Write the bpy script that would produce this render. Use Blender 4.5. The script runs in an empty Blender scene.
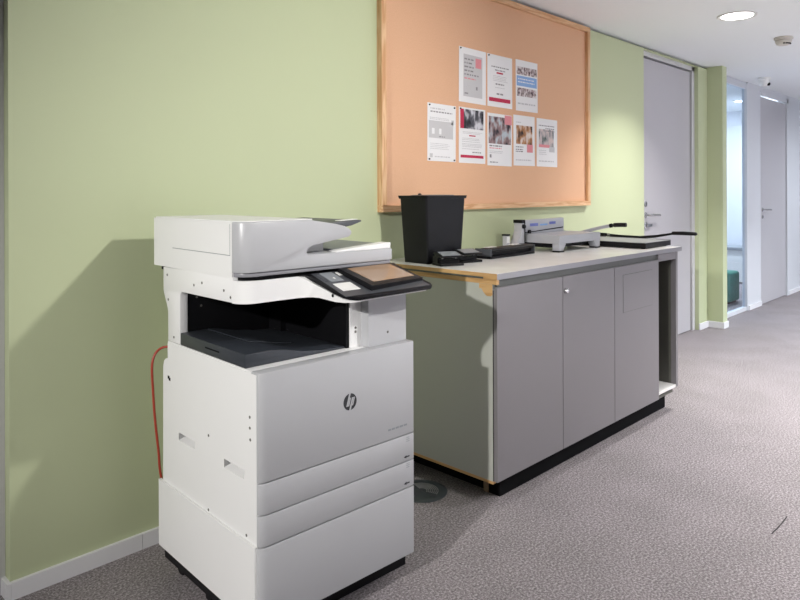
import bpy, bmesh, math, random
from mathutils import Vector, Matrix
random.seed(7)
scn = bpy.context.scene
COL = scn.collection
R = math.radians

# ------------------------------------------------------------------ materials
def mat(name, col, rough=.5, metal=0., spec=.5, emit=None, estr=0., coat=0., noise=None, bump=None):
    m = bpy.data.materials.new(name); m.use_nodes = True
    nt = m.node_tree; b = nt.nodes['Principled BSDF']
    b.inputs['Base Color'].default_value = (*col, 1)
    b.inputs['Roughness'].default_value = rough
    b.inputs['Metallic'].default_value = metal
    b.inputs['Specular IOR Level'].default_value = spec
    b.inputs['Coat Weight'].default_value = coat
    if emit:
        b.inputs['Emission Color'].default_value = (*emit, 1)
        b.inputs['Emission Strength'].default_value = estr
    tc = nt.nodes.new('ShaderNodeTexCoord')
    if noise:                      # (scale, amount, second colour)
        n = nt.nodes.new('ShaderNodeTexNoise'); n.inputs['Scale'].default_value = noise[0]
        n.inputs['Detail'].default_value = 4
        nt.links.new(tc.outputs['Object'], n.inputs['Vector'])
        r = nt.nodes.new('ShaderNodeValToRGB')
        r.color_ramp.elements[0].position = .5-noise[1]; r.color_ramp.elements[1].position = .5+noise[1]
        r.color_ramp.elements[0].color = (*noise[2], 1); r.color_ramp.elements[1].color = (*col, 1)
        nt.links.new(n.outputs['Fac'], r.inputs['Fac'])
        nt.links.new(r.outputs['Color'], b.inputs['Base Color'])
    if bump:                       # (scale, strength, distance)
        n2 = nt.nodes.new('ShaderNodeTexNoise'); n2.inputs['Scale'].default_value = bump[0]
        n2.inputs['Detail'].default_value = 3
        nt.links.new(tc.outputs['Object'], n2.inputs['Vector'])
        bp = nt.nodes.new('ShaderNodeBump'); bp.inputs['Strength'].default_value = bump[1]
        bp.inputs['Distance'].default_value = bump[2]
        nt.links.new(n2.outputs['Fac'], bp.inputs['Height'])
        nt.links.new(bp.outputs['Normal'], b.inputs['Normal'])
    return m

M = {}
M['green'] = mat('green paint', (.545,.60,.385), .62, spec=.35, noise=(1.2,.3,(.53,.585,.375)), bump=(220,.05,.001))
M['ceiling'] = mat('ceiling paint', (.84,.87,.89), .8, spec=.2, bump=(150,.04,.001))
M['white_wall'] = mat('white partition paint', (.66,.68,.72), .5, spec=.4, noise=(2,.3,(.64,.66,.70)))
M['base'] = mat('white skirting paint', (.82,.82,.85), .35, noise=(8,.3,(.79,.79,.82)))
M['door'] = mat('lilac grey door laminate', (.50,.49,.52), .32, spec=.5, noise=(3,.3,(.485,.475,.505)))
M['frame'] = mat('pale grey door frame', (.62,.62,.63), .4, noise=(6,.3,(.60,.60,.61)))
M['gap'] = mat('dark joint', (.006,.006,.007), .8, spec=.08, noise=(20,.3,(.006,.006,.007)))
M['plastic'] = mat('white printer plastic', (.82,.82,.82), .38, spec=.45, noise=(5,.3,(.805,.805,.805)))
M['front'] = mat('shade-greyed printer plastic', (.45,.455,.475), .34, spec=.45, noise=(5,.3,(.44,.445,.465)))  # grey deepened: the front faces' weaker light is put into the colour
M['lidplastic'] = mat('shade-greyed scanner plastic', (.45,.455,.475), .34, spec=.45, noise=(5,.3,(.44,.445,.465)))  # scanner plastic darkened in its colour to hold the shade on its front
M['endgrain'] = mat('raw plinth board', (.30,.21,.13), .7, noise=(20,.3,(.26,.18,.11)))
M['black'] = mat('black plastic', (.006,.006,.008), .42, spec=.22, noise=(30,.3,(.005,.005,.006)))
M['interior'] = mat('black interior plastic', (.004,.004,.005), .55, spec=.15, noise=(30,.3,(.003,.003,.004)))
M['tray'] = mat('charcoal tray plastic', (.035,.040,.050), .36, noise=(40,.3,(.03,.035,.044)), bump=(300,.08,.001))
M['dgrey'] = mat('dark grey plastic', (.07,.075,.085), .4, noise=(30,.3,(.06,.065,.075)))
M['mgrey'] = mat('mid grey plastic', (.26,.28,.30), .4, noise=(30,.3,(.24,.26,.28)))
M['screen'] = mat('screen glass with cork reflection colour', (.34,.225,.14), .12, spec=.45, noise=(4,.3,(.32,.21,.13)))  # brown base colour holds the corkboard's reflection
M['label'] = mat('white label', (.80,.80,.78), .5, noise=(30,.3,(.77,.77,.75)))
M['emblem'] = mat('dark emblem', (.02,.022,.028), .35, noise=(60,.3,(.016,.018,.022)))
M['screw'] = mat('screw metal', (.22,.21,.20), .35, .7, noise=(60,.3,(.18,.17,.16)))
M['cable'] = mat('red cable sheath', (.42,.055,.03), .45, noise=(60,.3,(.36,.045,.025)))
M['cab'] = mat('grey cabinet laminate', (.20,.19,.202), .36, spec=.45, noise=(2.5,.3,(.192,.182,.194)))
M['cabside'] = mat('grey cabinet side laminate', (.44,.45,.415), .26, spec=.5, noise=(2.5,.3,(.43,.44,.405)))
M['rail'] = mat('dark grey rail', (.09,.095,.09), .45, noise=(10,.3,(.08,.085,.08)))
M['top'] = mat('white worktop laminate', (.88,.875,.86), .25, spec=.5, noise=(6,.3,(.78,.77,.75)))
M['topedge'] = mat('grey worktop edging', (.27,.27,.295), .3, noise=(6,.3,(.255,.255,.28)))
M['niche'] = mat('niche shade olive grey', (.10,.10,.085), .5, noise=(5,.3,(.09,.09,.077)))  # shade inside the niche is put into this dark colour
M['chrome'] = mat('brushed chrome', (.55,.55,.56), .25, 1., noise=(40,.3,(.48,.48,.49)))
M['binder'] = mat('light grey enamel', (.42,.43,.465), .35, spec=.5, noise=(8,.3,(.40,.41,.445)))
M['trimtop'] = mat('grey trimmer bed', (.28,.29,.30), .45, noise=(20,.3,(.26,.27,.28)))
M['blueprint'] = mat('blue print', (.13,.16,.50), .5, noise=(60,.3,(.16,.19,.50)))
M['paper'] = mat('white paper', (.82,.82,.82), .7, spec=.2, noise=(6,.3,(.79,.79,.80)))
M['greypaper'] = mat('grey printed paper', (.58,.575,.585), .7, spec=.2, noise=(6,.3,(.55,.545,.555)))
M['ink'] = mat('grey ink', (.24,.23,.24), .8, spec=.1, noise=(200,.2,(.34,.33,.34)))
M['palink'] = mat('pale ink', (.50,.50,.51), .8, spec=.1, noise=(220,.2,(.62,.62,.63)))
M['redink'] = mat('crimson ink', (.52,.035,.085), .6, spec=.2, noise=(60,.3,(.47,.03,.075)))
M['pinkink'] = mat('pink ink', (.74,.30,.33), .6, spec=.2, noise=(60,.3,(.70,.26,.29)))
M['skyink'] = mat('blue ink', (.23,.40,.70), .6, spec=.2, noise=(30,.3,(.27,.44,.72)))
M['pin'] = mat('black pin head', (.02,.02,.02), .4, noise=(60,.3,(.015,.015,.015)))
M['teal'] = mat('teal fabric', (.10,.33,.25), .8, spec=.2, noise=(30,.25,(.07,.26,.20)))
M['steel'] = mat('grey steel grille', (.10,.115,.125), .4, .4, noise=(30,.3,(.085,.10,.11)))
M['steellt'] = mat('worn steel grille', (.52,.52,.52), .35, .6, noise=(30,.3,(.32,.32,.32)))
M['thread'] = mat('dark thread', (.03,.03,.03), .9, noise=(60,.3,(.02,.02,.02)))
M['det'] = mat('ivory detector plastic', (.60,.57,.52), .45, noise=(30,.3,(.57,.54,.49)))
M['lens'] = mat('lamp diffuser', (.9,.9,.9), .4, emit=(1,.97,.94), estr=14.)
M['glow'] = mat('room lamp diffuser', (.9,.9,.9), .4, emit=(.95,.97,1), estr=10.)

def photo_mat(name, c1, c2, c3, scale):
    """printed picture: soft patches of three inks"""
    m = bpy.data.materials.new(name); m.use_nodes = True; nt = m.node_tree; b = nt.nodes['Principled BSDF']
    b.inputs['Roughness'].default_value = .55; b.inputs['Specular IOR Level'].default_value = .2
    tc = nt.nodes.new('ShaderNodeTexCoord'); n = nt.nodes.new('ShaderNodeTexNoise')
    mp = nt.nodes.new('ShaderNodeMapping'); mp.inputs['Scale'].default_value = (1.25, 1, .8)
    n.inputs['Scale'].default_value = scale; n.inputs['Detail'].default_value = 2
    nt.links.new(tc.outputs['Object'], mp.inputs['Vector']); nt.links.new(mp.outputs['Vector'], n.inputs['Vector'])
    r = nt.nodes.new('ShaderNodeValToRGB'); e = r.color_ramp.elements
    e[0].position = .38; e[0].color = (*c1, 1); e[1].position = .62; e[1].color = (*c3, 1)
    k = e.new(.5); k.color = (*c2, 1)
    nt.links.new(n.outputs['Fac'], r.inputs['Fac']); nt.links.new(r.outputs['Color'], b.inputs['Base Color'])
    return m
M['pic_bw'] = photo_mat('dark photograph print', (.02,.02,.025), (.10,.10,.12), (.62,.62,.66), 15)
M['pic_people'] = photo_mat('people photograph print', (.03,.03,.04), (.30,.20,.20), (.46,.52,.56), 17)
M['pic_ochre'] = photo_mat('ochre photograph print', (.03,.025,.03), (.45,.22,.10), (.70,.62,.56), 17)
M['pic_room'] = photo_mat('interior photograph print', (.10,.14,.13), (.46,.42,.42), (.66,.55,.52), 19)
M['pic_group'] = photo_mat('group photograph print', (.10,.07,.08), (.42,.34,.34), (.72,.68,.68), 48)

def carpet_mat():
    m = bpy.data.materials.new('speckled carpet'); m.use_nodes = True; nt = m.node_tree; b = nt.nodes['Principled BSDF']
    b.inputs['Roughness'].default_value = .95; b.inputs['Specular IOR Level'].default_value = .05
    tc = nt.nodes.new('ShaderNodeTexCoord')
    n = nt.nodes.new('ShaderNodeTexNoise'); n.inputs['Scale'].default_value = 125; n.inputs['Detail'].default_value = 5; n.inputs['Roughness'].default_value = .75
    n3 = nt.nodes.new('ShaderNodeTexNoise'); n3.inputs['Scale'].default_value = 3.5; n3.inputs['Detail'].default_value = 3
    r = nt.nodes.new('ShaderNodeValToRGB'); e = r.color_ramp.elements
    e[0].position = .30; e[0].color = (.070,.063,.064,1); e[1].position = .70; e[1].color = (.60,.56,.575,1)
    k = e.new(.5); k.color = (.255,.232,.24,1)
    r3 = nt.nodes.new('ShaderNodeValToRGB'); r3.color_ramp.elements[0].position = .35; r3.color_ramp.elements[1].position = .65
    r3.color_ramp.elements[0].color = (.93,.93,.93,1); r3.color_ramp.elements[1].color = (1.04,1.03,1.04,1)
    mx = nt.nodes.new('ShaderNodeMix'); mx.data_type = 'RGBA'; mx.blend_type = 'MULTIPLY'; mx.inputs[0].default_value = 1
    for q in (n, n3): nt.links.new(tc.outputs['Object'], q.inputs['Vector'])
    nt.links.new(n.outputs['Fac'], r.inputs['Fac']); nt.links.new(n3.outputs['Fac'], r3.inputs['Fac'])
    nt.links.new(r.outputs['Color'], mx.inputs[6]); nt.links.new(r3.outputs['Color'], mx.inputs[7])
    nt.links.new(mx.outputs[2], b.inputs['Base Color'])
    bp = nt.nodes.new('ShaderNodeBump'); bp.inputs['Strength'].default_value = .6; bp.inputs['Distance'].default_value = .004
    nt.links.new(n.outputs['Fac'], bp.inputs['Height']); nt.links.new(bp.outputs['Normal'], b.inputs['Normal'])
    return m
M['carpet'] = carpet_mat()

def cork_mat():
    m = mat('cork sheet', (.76,.47,.305), .85, spec=.1, noise=(190,.22,(.69,.415,.26)), bump=(260,.25,.001))
    return m
M['cork'] = cork_mat()

def wood_mat(name, c1, c2, axis):
    m = bpy.data.materials.new(name); m.use_nodes = True; nt = m.node_tree; b = nt.nodes['Principled BSDF']
    b.inputs['Roughness'].default_value = .5
    tc = nt.nodes.new('ShaderNodeTexCoord'); mp = nt.nodes.new('ShaderNodeMapping')
    s = [28,28,28]; s[axis] = 2.2; mp.inputs['Scale'].default_value = s
    n = nt.nodes.new('ShaderNodeTexNoise'); n.inputs['Scale'].default_value = 2.2; n.inputs['Detail'].default_value = 4; n.inputs['Distortion'].default_value = .8
    r = nt.nodes.new('ShaderNodeValToRGB'); e = r.color_ramp.elements
    e[0].position = .38; e[0].color = (*c1,1); e[1].position = .6; e[1].color = (*c2,1)
    nt.links.new(tc.outputs['Object'], mp.inputs['Vector']); nt.links.new(mp.outputs['Vector'], n.inputs['Vector'])
    nt.links.new(n.outputs['Fac'], r.inputs['Fac']); nt.links.new(r.outputs['Color'], b.inputs['Base Color'])
    return m
M['pineH'] = wood_mat('pine along', (.60,.32,.15), (.78,.52,.30), 0)
M['pineV'] = wood_mat('pine upright', (.60,.32,.15), (.78,.52,.30), 2)
M['ply'] = wood_mat('raw board edge', (.46,.26,.10), (.58,.36,.16), 1)

def glass_mat():
    m = bpy.data.materials.new('clear glazing'); m.use_nodes = True; nt = m.node_tree
    for q in list(nt.nodes):
        if q.type == 'BSDF_PRINCIPLED': nt.nodes.remove(q)
    out = [q for q in nt.nodes if q.type == 'OUTPUT_MATERIAL'][0]
    t = nt.nodes.new('ShaderNodeBsdfTransparent'); t.inputs['Color'].default_value = (.90,.95,1,1)
    g = nt.nodes.new('ShaderNodeBsdfGlossy'); g.inputs['Roughness'].default_value = .02
    lw = nt.nodes.new('ShaderNodeLayerWeight'); lw.inputs['Blend'].default_value = .5
    pw = nt.nodes.new('ShaderNodeMath'); pw.operation = 'POWER'; pw.inputs[1].default_value = 4.5
    f = nt.nodes.new('ShaderNodeMath'); f.operation = 'MULTIPLY_ADD'; f.inputs[1].default_value = .4; f.inputs[2].default_value = .02
    nt.links.new(lw.outputs['Facing'], pw.inputs[0]); nt.links.new(pw.outputs[0], f.inputs[0])
    mx = nt.nodes.new('ShaderNodeMixShader')
    nt.links.new(f.outputs[0], mx.inputs['Fac']); nt.links.new(t.outputs[0], mx.inputs[1]); nt.links.new(g.outputs[0], mx.inputs[2])
    nt.links.new(mx.outputs[0], out.inputs['Surface'])
    return m
M['glass'] = glass_mat()

# ------------------------------------------------------------------ mesh tools
def B(): return bmesh.new()
def _bev(bm, geom_faces, w, seg=2, ang=25):
    es = set()
    for f in geom_faces:
        for e in f.edges:
            if len(e.link_faces) == 2 and e.calc_face_angle(0) > R(ang): es.add(e)
    if es: bmesh.ops.bevel(bm, geom=list(es), offset=w, segments=seg, affect='EDGES', profile=.5, clamp_overlap=True)
def box(bm, x0, x1, y0, y1, z0, z1, bev=0, seg=2, T=None):
    P = [(x0,y0,z0),(x1,y0,z0),(x1,y1,z0),(x0,y1,z0),(x0,y0,z1),(x1,y0,z1),(x1,y1,z1),(x0,y1,z1)]
    v = [bm.verts.new(T @ Vector(p) if T else p) for p in P]
    fs = [bm.faces.new([v[i] for i in q]) for q in ((0,3,2,1),(4,5,6,7),(0,1,5,4),(1,2,6,5),(2,3,7,6),(3,0,4,7))]
    if bev: _bev(bm, fs, bev, seg)
    return bm
def prism(bm, pts, axis, a, b, bev=0, seg=2, T=None, ang=25):
    """extrude a 2-D outline; axis x: pts=(y,z), y: pts=(x,z), z: pts=(x,y)"""
    def mk(p, t):
        q = {'x': (t,p[0],p[1]), 'y': (p[0],t,p[1]), 'z': (p[0],p[1],t)}[axis]
        return T @ Vector(q) if T else q
    va = [bm.verts.new(mk(p, a)) for p in pts]; vb = [bm.verts.new(mk(p, b)) for p in pts]
    n = len(pts)
    fs = [bm.faces.new(va), bm.faces.new(list(reversed(vb)))]
    for i in range(n): fs.append(bm.faces.new([va[i], vb[i], vb[(i+1)%n], va[(i+1)%n]]))
    bmesh.ops.recalc_face_normals(bm, faces=fs)
    if bev: _bev(bm, fs, bev, seg, ang)
    return bm
def lathe(bm, prof, seg=32, T=None):
    """prof = [(r,z)...] about z"""
    rings = []
    for r, z in prof:
        if r < 1e-6:
            p = Vector((0,0,z)); rings.append([bm.verts.new(T @ p if T else p)])
        else:
            ring = []
            for k in range(seg):
                p = Vector((r*math.cos(2*math.pi*k/seg), r*math.sin(2*math.pi*k/seg), z)); ring.append(bm.verts.new(T @ p if T else p))
            rings.append(ring)
    fs = []
    for a, b in zip(rings, rings[1:]):
        for k in range(seg):
            k2 = (k+1) % seg
            if len(a) == 1 and len(b) == 1: continue
            if len(a) == 1: fs.append(bm.faces.new([a[0], b[k], b[k2]]))
            elif len(b) == 1: fs.append(bm.faces.new([a[k], a[k2], b[0]]))
            else: fs.append(bm.faces.new([a[k], a[k2], b[k2], b[k]]))
    bmesh.ops.recalc_face_normals(bm, faces=fs)
    return bm
def tube(bm, pts, r, seg=10):
    pts = [Vector(p) for p in pts]
    # Catmull-Rom resample
    Q = []
    for i in range(len(pts)-1):
        p0 = pts[max(i-1,0)]; p1 = pts[i]; p2 = pts[i+1]; p3 = pts[min(i+2,len(pts)-1)]
        for k in range(6):
            t = k/6; Q.append(.5*((2*p1)+(p2-p0)*t+(2*p0-5*p1+4*p2-p3)*t*t+(3*p1-p0-3*p2+p3)*t**3))
    Q.append(pts[-1])
    rings = []; ref = Vector((.31,.87,.37))
    for i, p in enumerate(Q):
        d = (Q[min(i+1,len(Q)-1)]-Q[max(i-1,0)]).normalized()
        a = d.cross(ref).normalized(); b = d.cross(a)
        rings.append([bm.verts.new(p+a*r*math.cos(2*math.pi*k/seg)+b*r*math.sin(2*math.pi*k/seg)) for k in range(seg)])
    for A, C2 in zip(rings, rings[1:]):
        for k in range(seg): bm.faces.new([A[k], A[(k+1)%seg], C2[(k+1)%seg], C2[k]])
    bm.faces.new(rings[0][::-1]); bm.faces.new(rings[-1])
    bmesh.ops.recalc_face_normals(bm, faces=bm.faces[:])
    return bm
def rrect(x0, x1, y0, y1, r, n=5):
    out = []
    for cx, cy, a in ((x1-r,y1-r,0),(x0+r,y1-r,90),(x0+r,y0+r,180),(x1-r,y0+r,270)):
        for k in range(n+1):
            t = R(a+90*k/n); out.append((cx+r*math.cos(t), cy+r*math.sin(t)))
    return out
def obj(name, bm, m, parent=None, smooth=False, loc=None):
    me = bpy.data.meshes.new(name); bm.normal_update(); bm.to_mesh(me); bm.free()
    me.materials.append(M[m])
    if smooth:
        me.polygons.foreach_set('use_smooth', [True]*len(me.polygons))
        try: me.set_sharp_from_angle(angle=R(32))
        except Exception: pass
    o = bpy.data.objects.new(name, me); COL.objects.link(o)
    if parent: o.parent = parent
    if loc: o.location = loc
    return o
def thing(name, label, cat, loc=(0,0,0), rz=0, group=None):
    o = bpy.data.objects.new(name, None); o.empty_display_size = .05; COL.objects.link(o)
    o.location = loc; o.rotation_euler = (0,0,rz); o['label'] = label; o['category'] = cat
    if group: o['group'] = group
    return o
def tag(o, label, cat, group=None):
    o['label'] = label; o['category'] = cat
    if group: o['group'] = group
    return o
def struct(name, bm, m, parent=None, smooth=False):
    o = obj(name, bm, m, parent, smooth)
    if not parent: o['kind'] = 'structure'
    return o

# ------------------------------------------------------------------ setting
ZC = 2.474
XL, XR, YR = -5.0, 13.0, -4.6
bm = B(); box(bm, XL-.1, XR+.1, YR-.1, 3.3, -.1, 0); struct('floor', bm, 'carpet')
bm = B(); box(bm, XL-.1, XR+.1, YR-.1, .045, ZC, ZC+.06)            # slab stops short of the wall: shadow gap
box(bm, XL-.1, XR+.1, YR-.1, 3.3, ZC+.06, ZC+.12)
struct('ceiling', bm, 'ceiling')
ZT = ZC+.06
# green wall with its door recess and the short return at its far end
bm = B()
box(bm, .65, 5.25, 0, .16, 0, 2.455, .004); box(bm, .65, 6.62, .05, .16, 2.455, ZT)
box(bm, 5.25, 6.40, 0, .16, 2.4515, 2.4551)
box(bm, 6.40, 6.62, 0, .16, 0, 2.455, .003); box(bm, 6.62, 6.73, 0, .16, 0, ZC-.001)
box(bm, 6.62, 6.73, -.139, .002, 0, ZC-.001, .006)
box(bm, XL, .65, .075, .16, 0, ZT)
struct('wall_left', bm, 'green')
# skirting
bm = B()
box(bm, .6505, 1.078, -.014, -.0002, 0, .056, .003); box(bm, 1.0795, 5.25, -.014, -.0002, 0, .056, .003)
box(bm, .637, .6498, -.014, .05, 0, .056, .003)
struct('baseboard_left', bm, 'base')
bm = B(); pts = [(6.395,-.0005),(6.619,-.0005),(6.619,-.1405),(6.732,-.1405),(6.732,-.154),(6.606,-.154),(6.606,-.0135),(6.395,-.0135)]
prism(bm, pts, 'z', 0, .06, .002); struct('baseboard_column', bm, 'base')

def rosette(bm, x, y, z, r=.024):
    lathe(bm, [(0,0),(r,0),(r,.006),(r*.8,.009),(0,.009)], 20, Matrix.Translation((x,y,z)) @ Matrix.Rotation(R(90),4,'X'))
def lever(bm, x, y, z, L=.15):
    rosette(bm, x, y, z)
    tube(bm, [(x,y,z),(x,y-.035,z),(x+.012,y-.05,z),(x+.05,y-.052,z),(x+L,y-.05,z-.004)], .0095)
# door 1 (in the green wall)
bm = B(); box(bm, 5.29, 6.315, .047, .074, .008, 2.396, .002); d1 = struct('door_1', bm, 'door')
bm = B(); box(bm, 5.252, 5.276, .04, .16, 0, 2.45); box(bm, 6.338, 6.399, .035, .16, 0, 2.45, .003); box(bm, 5.252, 6.399, .035, .16, 2.412, 2.451, .003)
o = obj('door_frame', bm, 'frame', d1)
bm = B(); box(bm, 5.277, 6.337, .075, .1, .002, 2.411); obj('gap_backing', bm, 'gap', d1)
bm = B(); lever(bm, 5.375, .047, 1.098, .17); obj('door_handle', bm, 'chrome', d1, True)
bm = B(); rosette(bm, 5.375, .047, 1.012, .027); box(bm, 5.37, 5.45, .022, .038, 1.002, 1.022, .004); obj('lock_cylinder', bm, 'chrome', d1, True)
bm = B(); rosette(bm, 5.375, .047, 1.19, .024); obj('lock_escutcheon', bm, 'chrome', d1, True)
# door 3 (recess at the very left)
bm = B(); box(bm, -.31, .585, .052, .074, .01, 2.39); d3 = struct('door_3', bm, 'frame')
bm = B(); box(bm, .588, .6495, .046, .0745, 0, 2.45, .004); box(bm, -.4, .588, .046, .0745, 2.40, 2.45); obj('door_frame', bm, 'frame', d3)
# white partition beyond the return: glazed light, panels, door 2, second glazed light
YP = .012
bm = B()
box(bm, 6.73, 7.13, YP+.02, .062, 0, ZT)
box(bm, 7.13, 7.83, YP+.02, .062, 2.452, ZT)
box(bm, 7.83, 8.25, YP, .062, 0, ZT, .002)
box(bm, 8.25, 9.27, YP, .062, 2.425, ZT)
box(bm, 9.27, 9.86, YP, .062, 0, ZT, .002)
box(bm, 9.86, 10.9, YP, .062, 2.425, ZT)
box(bm, 10.9, XR, YP, .062, 0, ZT)
struct('wall_far_left', bm, 'white_wall')
bm = B(); box(bm, 7.83, 8.25, -.002, YP-.0005, 0, .05, .002); box(bm, 9.33, 9.86, -.002, YP-.0005, 0, .05, .002); struct('baseboard_far', bm, 'base')
def glazing(n, x0, x1):
    bm = B()
    box(bm, x0, x0+.03, .02, .062, 0, 2.45, .002); box(bm, x1-.03, x1, .012, .062, 0, 2.45, .002)
    box(bm, x0+.03, x1-.03, .02, .062, 0, .04, .002); box(bm, x0+.03, x1-.03, .02, .062, 2.40, 2.45, .002)
    w = struct('window_%d' % n, bm, 'white_wall')
    bm = B(); box(bm, x0+.03, x1-.03, .036, .044, .04, 2.40); obj('pane', bm, 'glass', w)
    return w
glazing(1, 7.13, 7.83); glazing(2, 9.95, 10.9)
bm = B(); box(bm, 8.272, 9.236, YP+.004, .06, .008, 2.36, .002); d2 = struct('door_2', bm, 'door')
bm = B(); box(bm, 9.252, 9.325, YP-.012, .0115, 0, 2.424, .002); box(bm, 8.25, 9.325, YP-.012, .0115, 2.375, 2.424, .002); box(bm, 8.251, 8.262, YP, .10, 0, 2.424); box(bm, 9.252, 9.269, YP, .10, 0, 2.424)
obj('door_frame', bm, 'white_wall', d2)
bm = B(); box(bm, 8.2625, 9.2515, .05, .09, .002, 2.374); obj('gap_backing', bm, 'gap', d2)
bm = B(); lever(bm, 8.33, YP+.004, 1.08, .15); obj('door_handle', bm, 'chrome', d2, True)
bm = B(); rosette(bm, 8.33, YP+.004, .998, .022); obj('lock_cylinder', bm, 'chrome', d2, True)
bm = B(); box(bm, 9.88, 9.95, .0, .10, 0, 2.45, .002); struct('trim_1', bm, 'frame')
# unseen sides of the corridor
bm = B(); box(bm, XL, XR, YR-.1, YR, 0, ZT); struct('wall_right', bm, 'white_wall')
bm = B(); box(bm, XL-.1, XL, YR, .16, 0, ZT); struct('wall_near', bm, 'white_wall')
bm = B(); box(bm, XR, XR+.1, YR, 3.2, 0, ZT); struct('wall_far', bm, 'white_wall')
# the room behind the glass
bm = B(); box(bm, 10.6, 10.7, .16, 3.2, 0, ZT); struct('wall_office', bm, 'white_wall')
bm = B(); box(bm, 6.5, 10.6, 3.1, 3.2, 0, .8); box(bm, 6.5, 10.6, 3.1, 3.2, 2.3, ZT); box(bm, 6.5, 7.2, 3.1, 3.2, .8, 2.3); box(bm, 10.2, 10.6, 3.1, 3.2, .8, 2.3); struct('wall_back', bm, 'white_wall')
bm = B(); box(bm, 6.4, 6.5, .16, 3.2, 0, ZT); struct('wall_office_near', bm, 'white_wall')
bm = B(); box(bm, 6.5, 10.6, .16, 3.1, ZC, ZC+.05); struct('ceiling_office', bm, 'ceiling')

# ------------------------------------------------------------------ ceiling things
def downlight(x, y, label, power, lens='lens', z=ZC, size=.2, spread=180, col=(1,.975,.95)):
    t = thing('ceiling_light', label, 'ceiling light', (x,y,z), 0, 'round recessed ceiling lights')
    bm = B(); lathe(bm, [(.098,-.001),(.122,-.001),(.124,-.005),(.118,-.008),(.098,-.004)], 40)
    obj('trim_ring', bm, 'label', t, True)
    bm = B(); lathe(bm, [(0,-.004),(.098,-.004),(.098,-.0005),(0,-.0005)], 40); obj('diffuser', bm, lens, t)
    L = bpy.data.lights.new('downlight', 'AREA'); L.shape = 'DISK'; L.size = size; L.energy = power; L.color = col; L.spread = R(spread)
    lo = bpy.data.objects.new('lamp', L); COL.objects.link(lo); lo.parent = t; lo.location = (0,0,-.012)
    return t
downlight(4.80, -.855, 'round recessed ceiling light glowing white near the top right of the photo', 24, spread=116)
downlight(9.6, -1.9, 'unseen round ceiling light added down the corridor to brighten its far end', 62, spread=165, col=(.90,.95,1))  # added out of view to brighten the far partition
downlight(7.2, -3.05, 'unseen round ceiling light added across from the glazed panel to fill the corridor', 190, spread=130, col=(.92,.96,1))  # added lamp, unseen, lights the far wall and doors
downlight(9.42, .56, 'round ceiling light in the office, seen through the glazed panel', 75, 'glow', col=(.88,.94,1))
downlight(2.1, -3.3, 'unseen round ceiling light added across from the printer as soft fill', 8, spread=170)  # added unseen lamp, weak fill for wall and printer
downlight(4.1, -3.35, 'unseen round ceiling light added across from the trimmer to brighten the floor', 135, spread=120)  # added unseen lamp, power fitted to lift the floor
def spotlight(x, y, aim, label, power, angle, blend, col=(1,.975,.94)):
    t = thing('ceiling_spotlight', label, 'spotlight', (x,y,ZC), 0, 'ceiling spotlights')
    bm = B(); lathe(bm, [(0,0),(.05,0),(.05,-.012),(0,-.012)], 28); obj('mounting_plate', bm, 'label', t, True)
    p = Vector((0,0,-.075)); d = (Vector(aim)-Vector((x,y,ZC))-p).normalized()
    q = d.to_track_quat('-Z','Y'); TM = Matrix.Translation(p) @ q.to_matrix().to_4x4()
    bm = tube(B(), [(0,0,-.0121),(0,0,-.03),(0,0,-.045)], .008); obj('stem', bm, 'label', t, True)
    bm = B(); lathe(bm, [(.03,.055),(.046,.05),(.055,-.05),(.051,-.05),(.046,-.02),(0,-.02),(0,.055)], 28, TM); obj('head', bm, 'label', t, True)
    L = bpy.data.lights.new('spot', 'SPOT'); L.energy = power; L.spot_size = R(angle); L.spot_blend = blend; L.shadow_soft_size = .05; L.color = col
    lo = bpy.data.objects.new('lamp', L); COL.objects.link(lo); lo.parent = t; lo.matrix_local = Matrix.Translation(p+d*.056) @ q.to_matrix().to_4x4()
spotlight(2.1, -2.7, (1.85,0,1.33), 'white ceiling spotlight across the corridor aimed at the corkboard', 172, 76, 1.)
spotlight(-2.6, -1.95, (1.6,-1.0,.6), 'white ceiling spotlight behind the viewpoint aimed at the printer', 660, 50, 1.)
t = thing('smoke_detector', 'ivory dome smoke detector on the ceiling right of the glowing ceiling light', 'smoke detector', (5.745,-.885,ZC))
bm = B(); lathe(bm, [(0,0),(.066,0),(.066,-.014),(.060,-.018),(0,-.018)], 32); obj('mounting_base', bm, 'det', t, True)
bm = B(); lathe(bm, [(.056,-.018),(.058,-.032),(.046,-.054),(.034,-.060),(0,-.061)], 32); obj('dome', bm, 'det', t, True)
bm = B()
for k in range(5):
    a = R(200+k*22); box(bm, .041, .0515, -.007, .007, -.055, -.047, T=Matrix.Rotation(a,4,'Z'))
obj('vent_slots', bm, 'gap', t)
t = thing('security_camera', 'small white dome security camera on the ceiling above the far door', 'security camera', (7.66,-.20,ZC))
bm = B(); lathe(bm, [(0,0),(.062,0),(.062,-.02),(.055,-.03),(0,-.03)], 32); obj('mounting_base', bm, 'label', t, True)
bm = B(); lathe(bm, [(.05,-.03),(.052,-.045),(.045,-.07),(.028,-.088),(0,-.095)], 32); obj('housing', bm, 'label', t, True)
bm = B(); lathe(bm, [(0,.0),(.017,.0),(.017,.024),(.012,.028),(0,.03)], 24, Matrix.Translation((-.004,-.030,-.066)) @ Matrix.Rotation(R(5),4,'Z') @ Matrix.Rotation(R(105),4,'X')); obj('lens', bm, 'black', t, True)

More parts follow.
